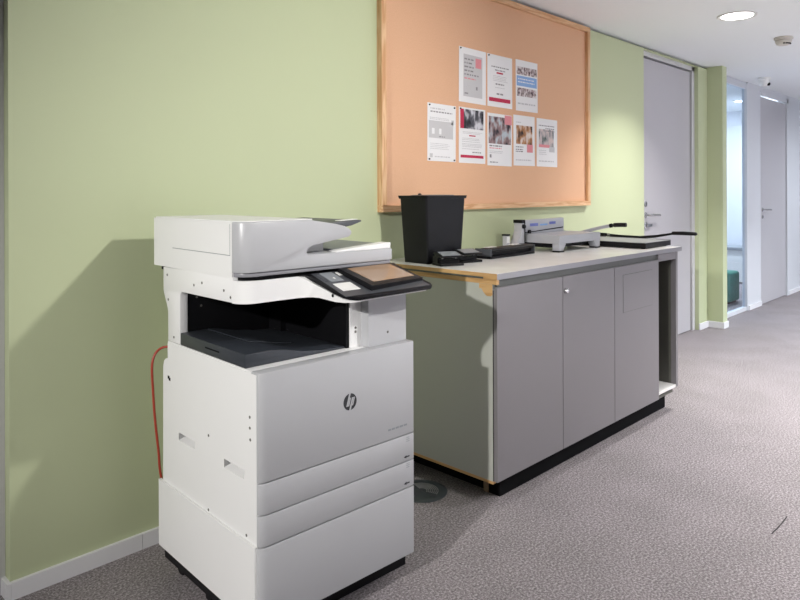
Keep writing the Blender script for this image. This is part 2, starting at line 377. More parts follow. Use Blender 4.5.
# ------------------------------------------------------------------ corkboard
KX0, KX1, KZ0, KZ1 = 2.275, 4.322, 1.198, 2.452
t = thing('corkboard', 'large pine-framed corkboard on the green wall above the cabinet', 'notice board', (KX0,0,KZ0))
W, H = KX1-KX0, KZ1-KZ0; f = .032
bm = B(); box(bm, f-.003, W-f+.003, -.011, -.001, f-.003, H-f+.003); obj('cork_panel', bm, 'cork', t)
for (a,b,c,d,mm) in ((0,W,0,f,'pineH'),(0,W,H-f,H,'pineH'),(0,f,f+.0005,H-f-.0005,'pineV'),(W-f,W,f+.0005,H-f-.0005,'pineV')):
    bm = B(); box(bm, a, b, -.034, -.0005, c, d, .003); obj('frame_rail' if mm == 'pineH' else 'frame_stile', bm, mm, t)

def bars(x0, x1, zs, h, words=True, seed=1):
    """rows of word-length printed strokes"""
    rnd = random.Random(seed); bm = B()
    for z in zs:
        x = x0; end = x1 - rnd.random()*.18*(x1-x0)
        while x < end:
            w = min((.35+rnd.random()*.9)*h*3.2, end-x) if words else end-x
            if w > h*.4: box(bm, x, x+w, -.0013, -.0008, z, z+h)
            x += w + h*.9
    return bm
def poster(x0, x1, z0, z1, label, draw, tilt=0, pins=''):
    t = thing('notice_sheet', label, 'notice', ((x0+x1)/2, -.0118, z0), 0, 'printed notices on the corkboard')
    t.rotation_euler = (0, R(tilt), 0)
    w, h = x1-x0, z1-z0
    bm = B(); box(bm, -w/2, w/2, -.0008, 0, 0, h); obj('sheet', bm, 'paper', t)
    def put(name, m, a, b, c, d, y=-.0012):     # fractions of the sheet
        bm = B(); box(bm, -w/2+a*w, -w/2+b*w, y, -.0008, c*h, d*h); return obj(name, bm, m, t)
    def txt(name, m, a, b, zs, hh, seed=1, words=True):
        obj(name, bars(-w/2+a*w, -w/2+b*w, [z*h for z in zs], hh*h, words, seed), m, t)
    draw(put, txt)
    for (cx, cz) in {'': [], 'tl': [(.05,.97)], 'all': [(.06,.965),(.94,.965),(.06,.03),(.94,.03)]}[pins]:
        bm = B(); lathe(bm, [(0,0),(.0045,0),(.0045,.004),(.003,.007),(0,.008)], 12, Matrix.Translation((-w/2+cx*w,-.0008,cz*h)) @ Matrix.Rotation(R(90),4,'X'))
        obj('pin', bm, 'pin', t, True)
    return t
def dA(put, txt):
    put('grey_panel', 'greypaper', .16, .86, .11, .88)
    txt('heading', 'ink', .19, .55, [.78,.71,.64,.57], .028, 3); txt('heading', 'ink', .19, .74, [.50], .028, 4); txt('heading', 'pinkink', .19, .66, [.43], .024, 5)
    put('pink_block', 'pinkink', .60, .82, .66, .84, -.0014)
    txt('body_text', 'palink', .2, .5, [.34,.31,.28,.25], .012, 6); put('mark', 'ink', .62, .68, .25, .31, -.0014); put('mark', 'ink', .2, .33, .155, .18, -.0014)
def dB(put, txt):
    txt('heading', 'ink', .16, .9, [.76], .022, 7); txt('heading', 'ink', .30, .72, [.70], .022, 8); put('crimson_mark', 'redink', .36, .62, .645, .675)
    txt('body_text', 'palink', .22, .82, [.59,.56,.53,.50], .011, 9); txt('heading', 'ink', .32, .70, [.43], .026, 10); txt('body_text', 'palink', .3, .72, [.37], .012, 11)
    txt('heading', 'ink', .36, .66, [.24], .03, 12); put('crimson_band', 'redink', .06, .92, .10, .175)
def dC(put, txt):
    put('picture', 'pic_group', .04, .96, .715, .87); put('blue_band', 'skyink', .04, .96, .49, .69)
    txt('band_text', 'paper', .10, .9, [.56,.62], .02, 13); put('picture', 'pic_group', .05, .93, .29, .455); txt('footer', 'palink', .08, .9, [.13], .03, 14)
def dD(put, txt):
    txt('heading', 'palink', .10, .7, [.90], .022, 15); txt('heading', 'ink', .10, .92, [.845], .022, 16)
    put('grey_panel', 'greypaper', .05, .9, .40, .70); txt('body_text', 'palink', .08, .8, [.745,.72], .012, 17); txt('heading', 'ink', .40, .64, [.42], .018, 18)
    put('pale_block', 'paper', .15, .24, .47, .57, -.0016); put('pale_block', 'paper', .40, .48, .47, .57, -.0016); put('mark', 'palink', .84, .93, .66, .74)
    txt('body_text', 'palink', .10, .8, [.30,.27,.24,.21], .010, 19); put('mark', 'palink', .08, .18, .06, .13); txt('footer', 'palink', .25, .9, [.07], .018, 20)
def dE(put, txt):
    put('crimson_bar', 'redink', .05, .18, .62, .97); put('picture', 'pic_bw', .18, .93, .62, .97)
    txt('body_text', 'palink', .14, .9, [.555,.53], .010, 21); put('crimson_mark', 'redink', .38, .62, .487, .508)
    txt('body_text', 'palink', .12, .88, [.44,.415,.38,.34,.315,.29,.25], .011, 22); txt('footer', 'ink', .5, .9, [.19], .018, 23); put('crimson_band', 'redink', .06, .93, .095, .145)
def dF(put, txt):
    put('picture', 'pic_people', .05, .96, .42, .94); put('pink_block', 'pinkink', .70, .99, .81, .99, -.0015)
    txt('heading', 'ink', .08, .66, [.365], .026, 24); txt('heading', 'pinkink', .08, .62, [.325], .018, 25); txt('body_text', 'palink', .08, .7, [.27,.24], .012, 26)
    put('mark', 'ink', .09, .16, .15, .21); txt('footer', 'ink', .10, .46, [.055], .020, 27)
def dG(put, txt):
    put('picture', 'pic_ochre', .12, .88, .43, .80); put('pink_block', 'pinkink', .62, .9, .27, .43, -.0014)
    txt('heading', 'ink', .10, .46, [.36,.31,.27], .022, 28); txt('heading', 'palink', .12, .36, [.85], .018, 29); txt('footer', 'palink', .10, .9, [.10], .024, 30)
def dH(put, txt):
    put('picture', 'pic_room', .10, .82, .40, .78); txt('heading', 'ink', .10, .85, [.845], .020, 31); txt('heading', 'ink', .42, .86, [.79,.74], .020, 32)
    put('pink_block', 'pinkink', .10, .62, .40, .46, -.0014); put('mark', 'palink', .60, .86, .31, .42, -.0015); txt('body_text', 'palink', .12, .5, [.33,.29,.25], .014, 33); txt('footer', 'palink', .10, .9, [.10], .026, 34)
poster(2.892, 3.137, 1.801, 2.110, 'notice with a grey panel and pink block, leftmost of the upper row', dA, .6, 'tl')
poster(3.154, 3.402, 1.800, 2.108, 'white notice with a crimson band along its foot, middle of the upper row', dB, 0, 'tl')
poster(3.442, 3.683, 1.798, 2.114, 'notice with a wide blue band, right end of the upper row', dC, -.4)
poster(2.629, 2.862, 1.462, 1.771, 'pale grey text notice with four black corner pins, left end of the lower row', dD, .5, 'all')
poster(2.890, 3.130, 1.459, 1.772, 'notice with a crimson bar and dark photograph above a crimson strip, lower row', dE, .3, 'tl')
poster(3.151, 3.395, 1.451, 1.760, 'notice with a large photograph of people and a pink corner, lower row', dF, .4)
poster(3.416, 3.648, 1.458, 1.770, 'notice with an ochre photograph and small pink square, lower row', dG, -.3)
poster(3.670, 3.915, 1.458, 1.768, 'notice with a pale interior photograph, right end of the lower row', dH, .1)

# ------------------------------------------------------------------ printer (local: x right, y to the wall, z up)
P = thing('multifunction_printer', 'tall white office printer and scanner standing by the green wall', 'printer', (1.0249,-.8427,0), -.038)
PW = .587
def wrap(z0, z1):
    """front panel outline wrapping the left corner"""
    pts = [(0,.034),(0,.003)]
    for k in range(1,7):
        a = R(180+90*k/6); pts.append((.026+.026*math.cos(a), .003+.013*math.sin(a)))
    pts += [(PW-.006,-.010),(PW,-.004),(PW,.034)]
    return prism(B(), pts, 'z', z0, z1, .0025, 2, ang=50)
# pedestal
bm = B(); box(bm, .002, PW-.002, .034, .60, .125, .33); obj('pedestal', bm, 'plastic', P)
bm = B(); box(bm, -.008, .002, .006, .62, .1108, .332, .003); 
obj('pedestal_side', bm, 'plastic', P)
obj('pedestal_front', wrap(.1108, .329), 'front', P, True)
bm = B(); box(bm, .004, PW-.004, .035, .60, .072, .1245, .003); box(bm, .09, .50, .10, .54, .0035, .0718); box(bm, .09, .645, .098, .125, .003, .03, .004); obj('base_frame', bm, 'black', P)
for (x, y) in ((.05,.345),(.535,.17),(.06,.578),(.54,.575)):
    bm = B(); lathe(bm, [(0,-.012),(.022,-.012),(.027,-.008),(.027,.008),(.022,.012),(0,.012)], 20, Matrix.Translation((x,y,.0275)) @ Matrix.Rotation(R(90),4,'Y'))
    c = obj('caster', bm, 'black', P, True)
    bm = B(); box(bm, x-.0195, x-.0125, y-.016, y+.016, .026, .0715, .002); box(bm, x+.0125, x+.0195, y-.016, y+.016, .026, .0715, .002); box(bm, x-.0195, x+.0195, y-.016, y+.016, .0555, .0715); obj('fork', bm, 'black', c)
# body core
bm = B(); box(bm, .055, PW-.003, .034, .558, .331, .800); obj('body_core', bm, 'plastic', P)
def drawer(z0, z1, zi, za):
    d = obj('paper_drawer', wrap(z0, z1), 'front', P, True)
    bm = B(); prism(bm, [(.536,za),(.548,za+.005),(.548,za+.002),(.562,za+.002),(.562,za-.002),(.548,za-.002),(.548,za-.005)], 'y', -.0106, -.0098); obj('arrow_mark', bm, 'emblem', d)
    bm = B()
    for k in range(3): box(bm, .548, .562, -.0106, -.0098, zi+k*.006, zi+k*.006+.0022)
    obj('paper_icon', bm, 'mgrey', d)
drawer(.4195, .5045, .483, .434); drawer(.3325, .4165, .398, .3475)
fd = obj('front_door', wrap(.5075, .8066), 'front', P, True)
# round emblem: dark disc, two slanted letters left in the plastic colour
T0 = Matrix.Translation((.313,-.0100,.6645)) @ Matrix.Rotation(R(90),4,'X')
bm = B(); lathe(bm, [(0,0),(.0252,0),(.0252,.0008),(0,.0008)], 40, T0); em = obj('emblem', bm, 'emblem', fd)
bm = B()
def stroke(pts):
    prism(bm, pts, 'y', -.0117, -.0107)
cx, cz = .313, .6645; sl = .30
def S(x, z): return (cx+x+z*sl, cz+z)
w = .0056
stroke([S(-.0115,-.012),S(-.0115+w,-.012),S(-.0115+w,.0255),S(-.0115,.0255)])            # h stem
stroke([S(-.0115+w,.0085),S(-.0015,.0085),S(-.0015,.012),S(-.0115+w,.012)]); stroke([S(-.0045,-.012),S(-.0008,-.012),S(-.0008,.012),S(-.0045,.012)])
stroke([S(.0035,-.0255),S(.0035+w,-.0255),S(.0035+w,.012),S(.0035,.012)])                # p stem
stroke([S(.0035+w,.0085),S(.0145,.0085),S(.0145,.012),S(.0035+w,.012)]); stroke([S(.0035+w,-.012),S(.0145,-.012),S(.0145,-.0085),S(.0035+w,-.0085)]); stroke([S(.0108,-.0085),S(.0145,-.0085),S(.0145,.0085),S(.0108,.0085)])
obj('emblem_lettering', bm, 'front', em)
bm = B()
x = .468
rnd = random.Random(5)
while x < .552:
    wq = .005+rnd.random()*.012; box(bm, x, min(x+wq,.553), -.0104, -.0097, .5365, .5425); x += wq+.003
obj('model_text', bm, 'mgrey', fd)
# top deck around the paper gap
bm = B(); box(bm, .0, PW, .0345, .562, .8003, .8066, .0008); obj('top_deck', bm, 'plastic', P)
# left side cover with two recessed grips
def side_cover():
    bm = B(); X0, X1 = -.001, .052
    ys = [.006, .071, .184, .37, .481, .597]; z0, z1, g0, g1 = .333, .80, .498, .523
    def quad(a, b, c, d): bm.faces.new([bm.verts.new(q) for q in (a, b, c, d)])
    for i in range(5):
        a, b = ys[i], ys[i+1]
        if i in (1, 3):
            quad((X0,a,z0),(X0,a,g0),(X0,b,g0),(X0,b,z0)); quad((X0,a,g1),(X0,a,z1),(X0,b,z1),(X0,b,g1))
            D = X0+.046; gi = g0+.012
            quad((X0,a,g0),(D,a,gi),(D,b,gi),(X0,b,g0))            # sloping floor
            quad((D,a,gi),(D,a,g1),(D,b,g1),(D,b,gi))
            quad((X0,a,g1),(X0,b,g1),(D,b,g1),(D,a,g1))
            bm.faces.new([bm.verts.new(q) for q in ((X0,a,g0),(X0,a,g1),(D,a,g1),(D,a,gi))]); bm.faces.new([bm.verts.new(q) for q in ((X0,b,g0),(D,b,gi),(D,b,g1),(X0,b,g1))])
        elif i == 4:      # rear column: rounded top shoulder
            pts = [(X0,a,z0),(X0,b+.003,z0),(X0,b,.715),(X0,b-.006,.735),(X0,b-.02,.745),(X0,b-.035,.748),(X0,b-.035,z1),(X0,a,z1)]
            bm.faces.new([bm.verts.new(q) for q in pts])
        else: quad((X0,a,z0),(X0,a,z1),(X0,b,z1),(X0,b,z0))
    bmesh.ops.remove_doubles(bm, verts=bm.verts, dist=1e-5)
    # edges returned to the core so the cover has its thickness
    be = [e for e in bm.edges if len(e.link_faces) == 1]
    r = bmesh.ops.extrude_edge_only(bm, edges=be)
    for v in [q for q in r['geom'] if isinstance(q, bmesh.types.BMVert)]: v.co.x = max(v.co.x, X1)
    bmesh.ops.recalc_face_normals(bm, faces=bm.faces[:])
    return bm
sc = obj('side_cover', side_cover(), 'plastic', P)
bm = B(); box(bm, -.0016, -.0008, .535, .562, .655, .70, .0003); obj('port_cover', bm, 'plastic', sc)
bm = B(); box(bm, -.0022, -.0014, .547, .560, .682, .692); box(bm, -.0022, -.0014, .54, .552, .677, .687); obj('port', bm, 'gap', sc)
bm = B(); box(bm, .03, PW-.002, .555, .59, .333, .745, .004); obj('back_cover', bm, 'plastic', P)
# left upright frame with the opening
pts = [(.133,.982),(.455,.979),(.465,.976),(.471,.968),(.472,.958),(.472,.808),(.561,.808),(.561,.905),(.566,.918),(.592,.962),(.596,.972),(.596,1.049),(.133,1.056)]
bm = prism(B(), pts, 'x', 0, .027, .002, 2, ang=40); sf = obj('side_frame', bm, 'plastic', P, True)
def screws(parent, spots, face='x', at=0):
    for a, z in spots:
        bm = B(); Tm = Matrix.Translation((at,a,z)) @ Matrix.Rotation(R(-90),4,'Y') if face == 'x' else Matrix.Translation((a,at,z)) @ Matrix.Rotation(R(90),4,'X')
        lathe(bm, [(0,0),(.0042,0),(.0042,.0008),(.002,.0016),(0,.0014)], 10, Tm); obj('screw', bm, 'screw', parent)
screws(sf, [(.565,1.025),(.373,1.010),(.32,1.022),(.184,1.013),(.146,.997),(.558,.944),(.516,.825)], 'x', 0)
screws(sc, [(.04,.679),(.04,.649),(.038,.617),(.279,.566),(.06,.346),(.281,.341)], 'x', -.001)
# black lining of the paper gap
bm = B(); box(bm, .028, .368, .475, .5, .8068, 1.045); box(bm, .356, .368, .062, .474, .8068, 1.027); box(bm, .028, .34, .14, .474, 1.028, 1.036)
box(bm, .335, .3558, .40, .474, .8135, .96)
obj('gap_lining', bm, 'interior', P)
screws(sf, [(.06,.955),(.075,.925)], 'y', .4748)
bm = B(); box(bm, .05, PW-.01, .502, .56, .808, 1.05); obj('rear_column', bm, 'plastic', P)
# output tray: raised at the left, falling to the right
pts = [(.0005,.8068),(.0005,.846),(.085,.846),(.13,.840),(.19,.826),(.26,.817),(.355,.813),(.355,.8068)]
bm = prism(B(), pts, 'y', .066, .4715, .003, 2, ang=35); ot = obj('output_tray', bm, 'tray', P, True)
bm = B(); box(bm, -.0008, .001, .215, .30, .826, .8295); obj('tray_slot', bm, 'gap', ot)
bm = prism(B(), [(.09,.8463),(.125,.8415),(.19,.8268),(.25,.8192),(.25,.822),(.19,.8298),(.125,.8445),(.09,.849)], 'y', .20, .46, .0008, 1); obj('paper_rest', bm, 'tray', ot, True)
# right-hand block
bm = B(); box(bm, .369, PW-.012, .058, .50, .807, 1.027, .002); rb = obj('inner_cover', bm, 'plastic', P, True)
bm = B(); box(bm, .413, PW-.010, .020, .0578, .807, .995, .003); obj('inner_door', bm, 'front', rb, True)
screws(rb, [(.391,.955),(.391,.868),(.391,.855)], 'y', .058)
screws(rb, [(.495,.845)], 'y', .020)
# front bar that swings out into the control shelf
out = [(0,.1365)]
for k in range(1,7):
    a = R(180+90*k/6); out.append((.05+.05*math.cos(a), .1365+.050*math.sin(a)))
out += [(.14,.0865),(.19,.084),(.215,.077),(.231,.064),(.240,.045),(.245,.02),(.249,-.02),(.256,-.048),(.268,-.062),(.292,-.070),(.45,-.060),(.596,-.052),(.606,-.046),(.610,-.040),(.610,.136)]
def ztop(x, y): return min(1.046, .991-.014+(y+.08)*.30)
bm = B()
lo = [bm.verts.new((x,y,.981 if y > .05 else .981-.006*min(1,(.05-y)/.06))) for x, y in out]
hi = []
for x, y in out:
    if x < .2: z = 1.046
    else:
        zt2 = ztop(x, y); k = min(1,(x-.19)/.045); z = 1.046*(1-k)+zt2*k
    hi.append(bm.verts.new((x,y,max(z,.9785))))
n = len(out)
for i in range(n): bm.faces.new([lo[i], lo[(i+1)%n], hi[(i+1)%n], hi[i]])
bm.faces.new(lo[::-1])
c1 = bm.verts.new((.3,.13,1.028))
for i in range(n): bm.faces.new([hi[i], hi[(i+1)%n], c1])
bmesh.ops.recalc_face_normals(bm, faces=bm.faces[:])
fb = obj('front_bar', bm, 'plastic', P, True)
bm = B(); lathe(bm, [(0,0),(.005,0),(.005,.001),(0,.001)], 12, Matrix.Translation((.2475,-.012,.993)) @ Matrix.Rotation(R(-90),4,'Y')); obj('socket', bm, 'gap', fb)
# sloping control shelf
SL = math.atan(.30)
TS = Matrix.Translation((0,-.08,.991)) @ Matrix.Rotation(SL,4,'X')      # local: x, s up the slope, h off the shelf
cs = 1/math.cos(SL)
po = [(.292,.001),(.6,.006),(.613,.013),(.620,.028),(.620,.215),(.20,.205),(.225,.188),(.240,.16),(.2435,.125),(.2475,.062),(.255,.030),(.268,.012)]
bm = prism(B(), po, 'z', -.012, 0, .0025, 2, T=TS, ang=40); cp = obj('control_panel', bm, 'black', P, True)
bm = B(); box(bm, .252, .60, .012, .19, -.0002, .0012, T=TS); obj('panel_inlay', bm, 'dgrey', cp)
def flat(name, m, x0, x1, y0, y1, h, par): 
    bm = B(); box(bm, x0, x1, (y0+.08)*cs, (y1+.08)*cs, .0012, h, T=TS); return obj(name, bm, m, par)
flat('white_label', 'label', .270, .336, -.034, .018, .0022, cp)
flat('key_plate', 'mgrey', .278, .326, .033, .097, .0024, cp)
flat('key', 'label', .300, .306, .050, .058, .0034, cp)
flat('status_key', 'label', .336, .352, .070, .092, .0026, cp)
flat('side_key', 'dgrey', .258, .270, .04, .09, .0028, cp)
# tilted touch screen
TT = Matrix.Translation((.362,-.059,1.0135)) @ Matrix.Rotation(R(6),4,'Z') @ Matrix.Rotation(R(15.5),4,'X')
bm = B(); box(bm, 0, .242, 0, .155, -.016, .003, .003, T=TT); ts = obj('touch_screen', bm, 'black', cp, True)
bm = B(); box(bm, .03, .226, .024, .143, .0029, .0036, T=TT); obj('screen_glass', bm, 'screen', ts)
# scanner
SX, SY0, SY1 = 0.0, .088, .667
def rounded(x0, x1, y0, y1, r):
    pts = [(x1,y1),(x0,y1)]
    for k in range(0,9):
        a = R(180+90*k/8); pts.append((x0+r+r*math.cos(a), y0+r+r*math.sin(a)))
    pts.append((x1,y0)); return pts
bm = prism(B(), rounded(.004,.574,SY0+.006,SY1-.004,.046), 'z', 1.056, 1.068, .002, 2, ang=50); obj('scanner_base', bm, 'topedge', P, True)
bm = prism(B(), rounded(.012,.56,SY0+.03,SY1-.03,.03), 'z', 1.0375, 1.0558); obj('scanner_plinth', bm, 'interior', P)
# feeder + lid body: front profile with the paper throat on its right
prof = [(SX,1.0685),(SX,1.213),(.245,1.213),(.29,1.206),(.34,1.198),(.375,1.190),(.395,1.180),(.402,1.171),(.400,1.163),(.392,1.156),(.36,1.151),(.33,1.147),(.29,1.141),(.247,1.134),(.232,1.127),(.226,1.117),(.231,1.109),(.25,1.1075),(.574,1.1075),(.578,1.104),(.578,1.071),(.574,1.0685)]
bm = prism(B(), prof, 'y', SY0, SY1)
ve = [e for e in bm.edges if all(abs(v.co.x-SX) < 1e-5 and abs(v.co.y-SY0) < 1e-5 for v in e.verts)]
bmesh.ops.bevel(bm, geom=ve, offset=.046, segments=8, affect='EDGES', profile=.5)
_bev(bm, [f for f in bm.faces if abs(f.normal.y) > .9 or abs(f.normal.z) > .9], .003, 2, 40)
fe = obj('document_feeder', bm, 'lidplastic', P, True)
bm = B(); box(bm, SX-.0008, SX+.03, .137, SY1, 1.0515, 1.2131, .0006); ss = obj('scanner_side', bm, 'plastic', P, True)
bm = B(); box(bm, SX-.0014, SX-.0006, .146, .522, 1.1165, 1.1185); box(bm, SX-.0014, SX-.0006, .146, .1475, 1.1165, 1.208); obj('cover_joint', bm, 'mgrey', ss)
bm = prism(B(), rounded(.003,.25,SY0+.004,SY1-.004,.044), 'z', 1.2132, 1.217, .0015, 1, ang=50); obj('top_cover', bm, 'plastic', P, True)
# throat wall behind the notch
bm = B(); box(bm, .2265, .345, .165, .20, 1.109, 1.147); obj('throat_wall', bm, 'plastic', fe)
# lower tray wing and input tray
bm = prism(B(), [(.34,1.1077),(.575,1.1077),(.575,1.127),(.555,1.127),(.345,1.112)], 'y', .092, .135, .0015, 1); obj('tray_lip', bm, 'plastic', fe)
bm = prism(B(), [(.36,1.108),(.575,1.108),(.575,1.122),(.36,1.114)], 'y', .137, .62, .0015, 1); obj('output_rest', bm, 'mgrey', fe)
bm = prism(B(), [(.33,1.196),(.50,1.204),(.505,1.199),(.46,1.186),(.40,1.178),(.33,1.18)], 'y', .16, .50, .002, 2); it = obj('input_tray', bm, 'dgrey', fe, True)
bm = prism(B(), [(.42,1.2015),(.495,1.205),(.495,1.2075),(.42,1.204)], 'y', .17, .20, .0008, 1); obj('paper_guide', bm, 'label', it)
# network cable behind it
def PWD(x, y, z):
    c, s = math.cos(-.038), math.sin(-.038); return (1.0249+x*c-y*s, -.8427+x*s+y*c, z)
bm = tube(B(), [PWD(*q) for q in ((.05,.598,.775),(.035,.62,.772),(.012,.637,.768),(-.010,.64,.75),(-.021,.64,.711),(-.018,.64,.629),(-.011,.64,.526),(.001,.642,.422),(.012,.645,.323),(.05,.648,.20),(.10,.652,.06),(.15,.66,.0045),(.25,.665,.0045))], .0042)
tag(obj('network_cable', bm, 'cable', None, True), 'red network cable hanging behind the printer in front of the green wall', 'cable')

# ------------------------------------------------------------------ cabinet (local: x along the front, y to the wall)
CX, CY, CR = 2.2214, -.7611, -.0036
C = thing('storage_cabinet', 'long grey storage cabinet with three doors and an open niche under the corkboard', 'cabinet', (CX,CY,0), CR)
def cw(x, y, z=.9622):
    c, s = math.cos(CR), math.sin(CR); return (CX+x*c-y*s, CY+x*s+y*c, z)
DB = .742
bm = B(); box(bm, 0, .018, .022, DB, .110, .917, .0008); sd = obj('end_panel', bm, 'cabside', C)
bm = B(); box(bm, 0, .018, .022, DB, .098, .1097); obj('end_panel_edge', bm, 'ply', C)
bm = prism(B(), [(.022,.9168),(.022,.874),(.030,.868),(.050,.868),(.060,.875),(.070,.885),(.078,.897),(.090,.897),(.090,.9168)], 'x', -.0015, -.0002); obj('bare_board_patch', bm, 'ply', sd)
bm = B(); box(bm, .018, 1.772, .722, DB, .098, .936); obj('back_panel', bm, 'cab', C)
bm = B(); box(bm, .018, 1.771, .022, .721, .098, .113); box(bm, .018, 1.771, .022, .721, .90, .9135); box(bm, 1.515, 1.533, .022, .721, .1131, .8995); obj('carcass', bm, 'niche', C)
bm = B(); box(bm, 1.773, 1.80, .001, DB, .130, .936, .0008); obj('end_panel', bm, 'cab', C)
bm = B(); box(bm, 1.7721, 1.7728, .03, .72, .15, .89); obj('niche_shade', bm, 'niche', C)  # thin dark sheet for the shade on the niche's right wall
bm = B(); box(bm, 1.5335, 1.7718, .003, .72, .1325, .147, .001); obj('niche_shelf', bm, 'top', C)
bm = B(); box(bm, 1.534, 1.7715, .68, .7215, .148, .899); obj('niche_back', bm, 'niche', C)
bm = B(); box(bm, .019, 1.7725, .012, .021, .894, .9362); obj('top_rail', bm, 'rail', C)
bm = B(); box(bm, 1.5335, 1.7725, .002, .0118, .894, .935); obj('niche_rail', bm, 'cab', C)
def door(x0, x1):
    bm = B(); box(bm, x0, x1, 0, .018, .111, .905, .0015); return obj('door', bm, 'cab', C)
door(.0015, .5035)
bm = B(); box(bm, .0012, .0185, .0184, .0218, .112, .893); obj('gap_backing', bm, 'gap', C)  # black strip put in for the shade between door and end panel
da = door(.508, 1.004); db = door(1.0085, 1.532)
bm = B(); lathe(bm, [(0,0),(.0125,0),(.0125,.008),(.009,.014),(0,.015)], 20, Matrix.Translation((.527,-.0002,.838)) @ Matrix.Rotation(R(90),4,'X')); obj('door_lock', bm, 'chrome', da, True)
bm = B()
for q in ((1.098,1.447,.8565,.859),(1.098,1.447,.660,.6615),(1.098,1.0998,.660,.859),(1.4455,1.447,.660,.859)): box(bm, q[0], q[1], -.0006, 0, q[2], q[3])
obj('flap_joint', bm, 'rail', db)
bm = B(); box(bm, 1.1002, 1.4451, -.0012, 0, .662, .8562, .0005); obj('flap', bm, 'cab', db)
bm = B(); box(bm, .106, 1.765, .066, .124, 0, .0975); box(bm, .122, .14, .1245, .70, 0, .0975); box(bm, 1.70, 1.765, .1245, .70, 0, .0975); obj('plinth', bm, 'gap', C)
bm = B(); box(bm, .102, .1215, .1245, .150, 0, .0975); obj('plinth_end', bm, 'endgrain', C)
bm = B(); box(bm, .0, .017, .001, DB, .9174, .936); obj('end_panel_edge', bm, 'ply', C)
# worktop: loose slab on the cabinet
t = thing('worktop', 'white laminate worktop with bare wooden left edge, lying on the grey cabinet', 'worktop', (CX,CY,.937), CR)
bm = B(); box(bm, .0015, 1.859, .0015, .744, .0, .025, .001); obj('slab', bm, 'top', t)
bm = B(); box(bm, .002, 1.859, -.0005, .0012, .0, .0245, .0003); obj('front_edging', bm, 'topedge', t)
bm = B(); box(bm, -.0005, .0012, -.0005, .744, .0002, .0246); obj('bare_edge', bm, 'ply', t)
bm = B(); box(bm, -.0022, -.0016, .068, .60, .0005, .0085); obj('edge_groove', bm, 'niche', t)
bm = B(); box(bm, 1.80, 1.86, .0, .04, -.0006, -.0002); obj('underside_plate', bm, 'rail', t)

# ------------------------------------------------------------------ things on the worktop
ZW = .9623
# paper bin
t = thing('waste_bin', 'tall black lidded plastic bin standing on the left end of the worktop', 'bin', cw(.200,.528,ZW), CR)
def frustum(bm, b, tp, z0, z1, r, floor=True):
    A = rrect(-b[0]/2, b[0]/2, -b[1]/2, b[1]/2, r, 4); Bq = rrect(-tp[0]/2, tp[0]/2, -tp[1]/2, tp[1]/2, r*1.2, 4)
    va = [bm.verts.new((x,y,z0)) for x, y in A]; vb = [bm.verts.new((x,y,z1)) for x, y in Bq]; n = len(va)
    bm.faces.new(va[::-1]); bm.faces.new(vb)
    for i in range(n): bm.faces.new([va[i], va[(i+1)%n], vb[(i+1)%n], vb[i]])
bm = B(); frustum(bm, (.243,.155), (.283,.175), 0, .303, .010); obj('bin_body', bm, 'black', t, True)
bm = B(); frustum(bm, (.293,.186), (.300,.192), .3032, .318, .010); ld = obj('lid', bm, 'black', t, True)
bm = B(); frustum(bm, (.20,.12), (.19,.11), .3182, .321, .012); obj('lid_panel', bm, 'dgrey', ld, True)
bm = B(); lathe(bm, [(0,0),(.009,0),(.009,.004),(.005,.007),(0,.008)], 14, Matrix.Translation((-.05,.04,.3212))); obj('lid_knob', bm, 'black', ld, True)
# two small hole punches
def punch(x, y, rz, label):
    t = thing('hole_punch', label, 'hole punch', cw(x,y,ZW), rz, 'hole punches beside the bin')
    bm = prism(B(), rrect(-.062,.062,-.045,.046,.008), 'z', 0, .011, .002, 2, ang=50); obj('base', bm, 'black', t, True)
    bm = B(); box(bm, -.05, .05, -.012, .018, .0112, .030, .003); obj('punch_block', bm, 'black', t, True)
    for s in (-.034,.034):
        bm = B(); lathe(bm, [(0,.0302),(.006,.0302),(.006,.036),(0,.036)], 14, Matrix.Translation((s,-.006,0))); obj('punch_pin', bm, 'chrome', t, True)
    bm = prism(B(), [(-.046,.0365),(-.048,.042),(-.040,.0455),(.02,.060),(.040,.059),(.046,.050),(.03,.044),(.0,.040)], 'x', -.056, .056, .002, 2, ang=30); h = obj('lever', bm, 'black', t, True)
    bm = B(); box(bm, -.046, .046, -.030, .026, .0, .0012, T=Matrix.Translation((0,-.008,.0535)) @ Matrix.Rotation(R(13.6),4,'X')); obj('lever_highlight', bm, 'mgrey', h)  # greyish highlight of the lever top, put in as a paler pad
    bm = B(); box(bm, -.056, -.050, -.005, .046, .0112, .042, .002); box(bm, .050, .056, -.005, .046, .0112, .042, .002); obj('bracket', bm, 'black', t)
punch(.118, .362, R(-22), 'small black hole punch right in front of the black bin')
punch(.287, .388, R(-12), 'small black hole punch between the bin and the long black punch')
# long punch
t = thing('long_hole_punch', 'long low black multi-hole punch in front of the grey binding machine', 'hole punch', cw(.665,.435,ZW), R(3))
bm = prism(B(), rrect(-.212,.212,-.052,.052,.008), 'z', 0, .013, .002, 2, ang=50); obj('base', bm, 'black', t, True)
bm = B(); box(bm, -.205, .205, -.028, .035, .0132, .034, .003); obj('punch_rail', bm, 'black', t, True)
bm = prism(B(), [(-.047,.032),(-.050,.044),(-.040,.051),(.01,.052),(.042,.046),(.042,.036),(.0,.040)], 'x', -.207, .207, .002, 2, ang=30); h = obj('handle_bar', bm, 'black', t, True)
for x in (-.17, .06):
    bm = B(); box(bm, x, x+.075, -.01, .025, .0522, .0537, .0004); obj('metal_plate', bm, 'label', h)
for x in (-.2095, .2095):
    bm = B(); box(bm, x-.0025, x+.0025, -.05, .045, .0132, .05, .001); obj('end_cap', bm, 'dgrey', t)
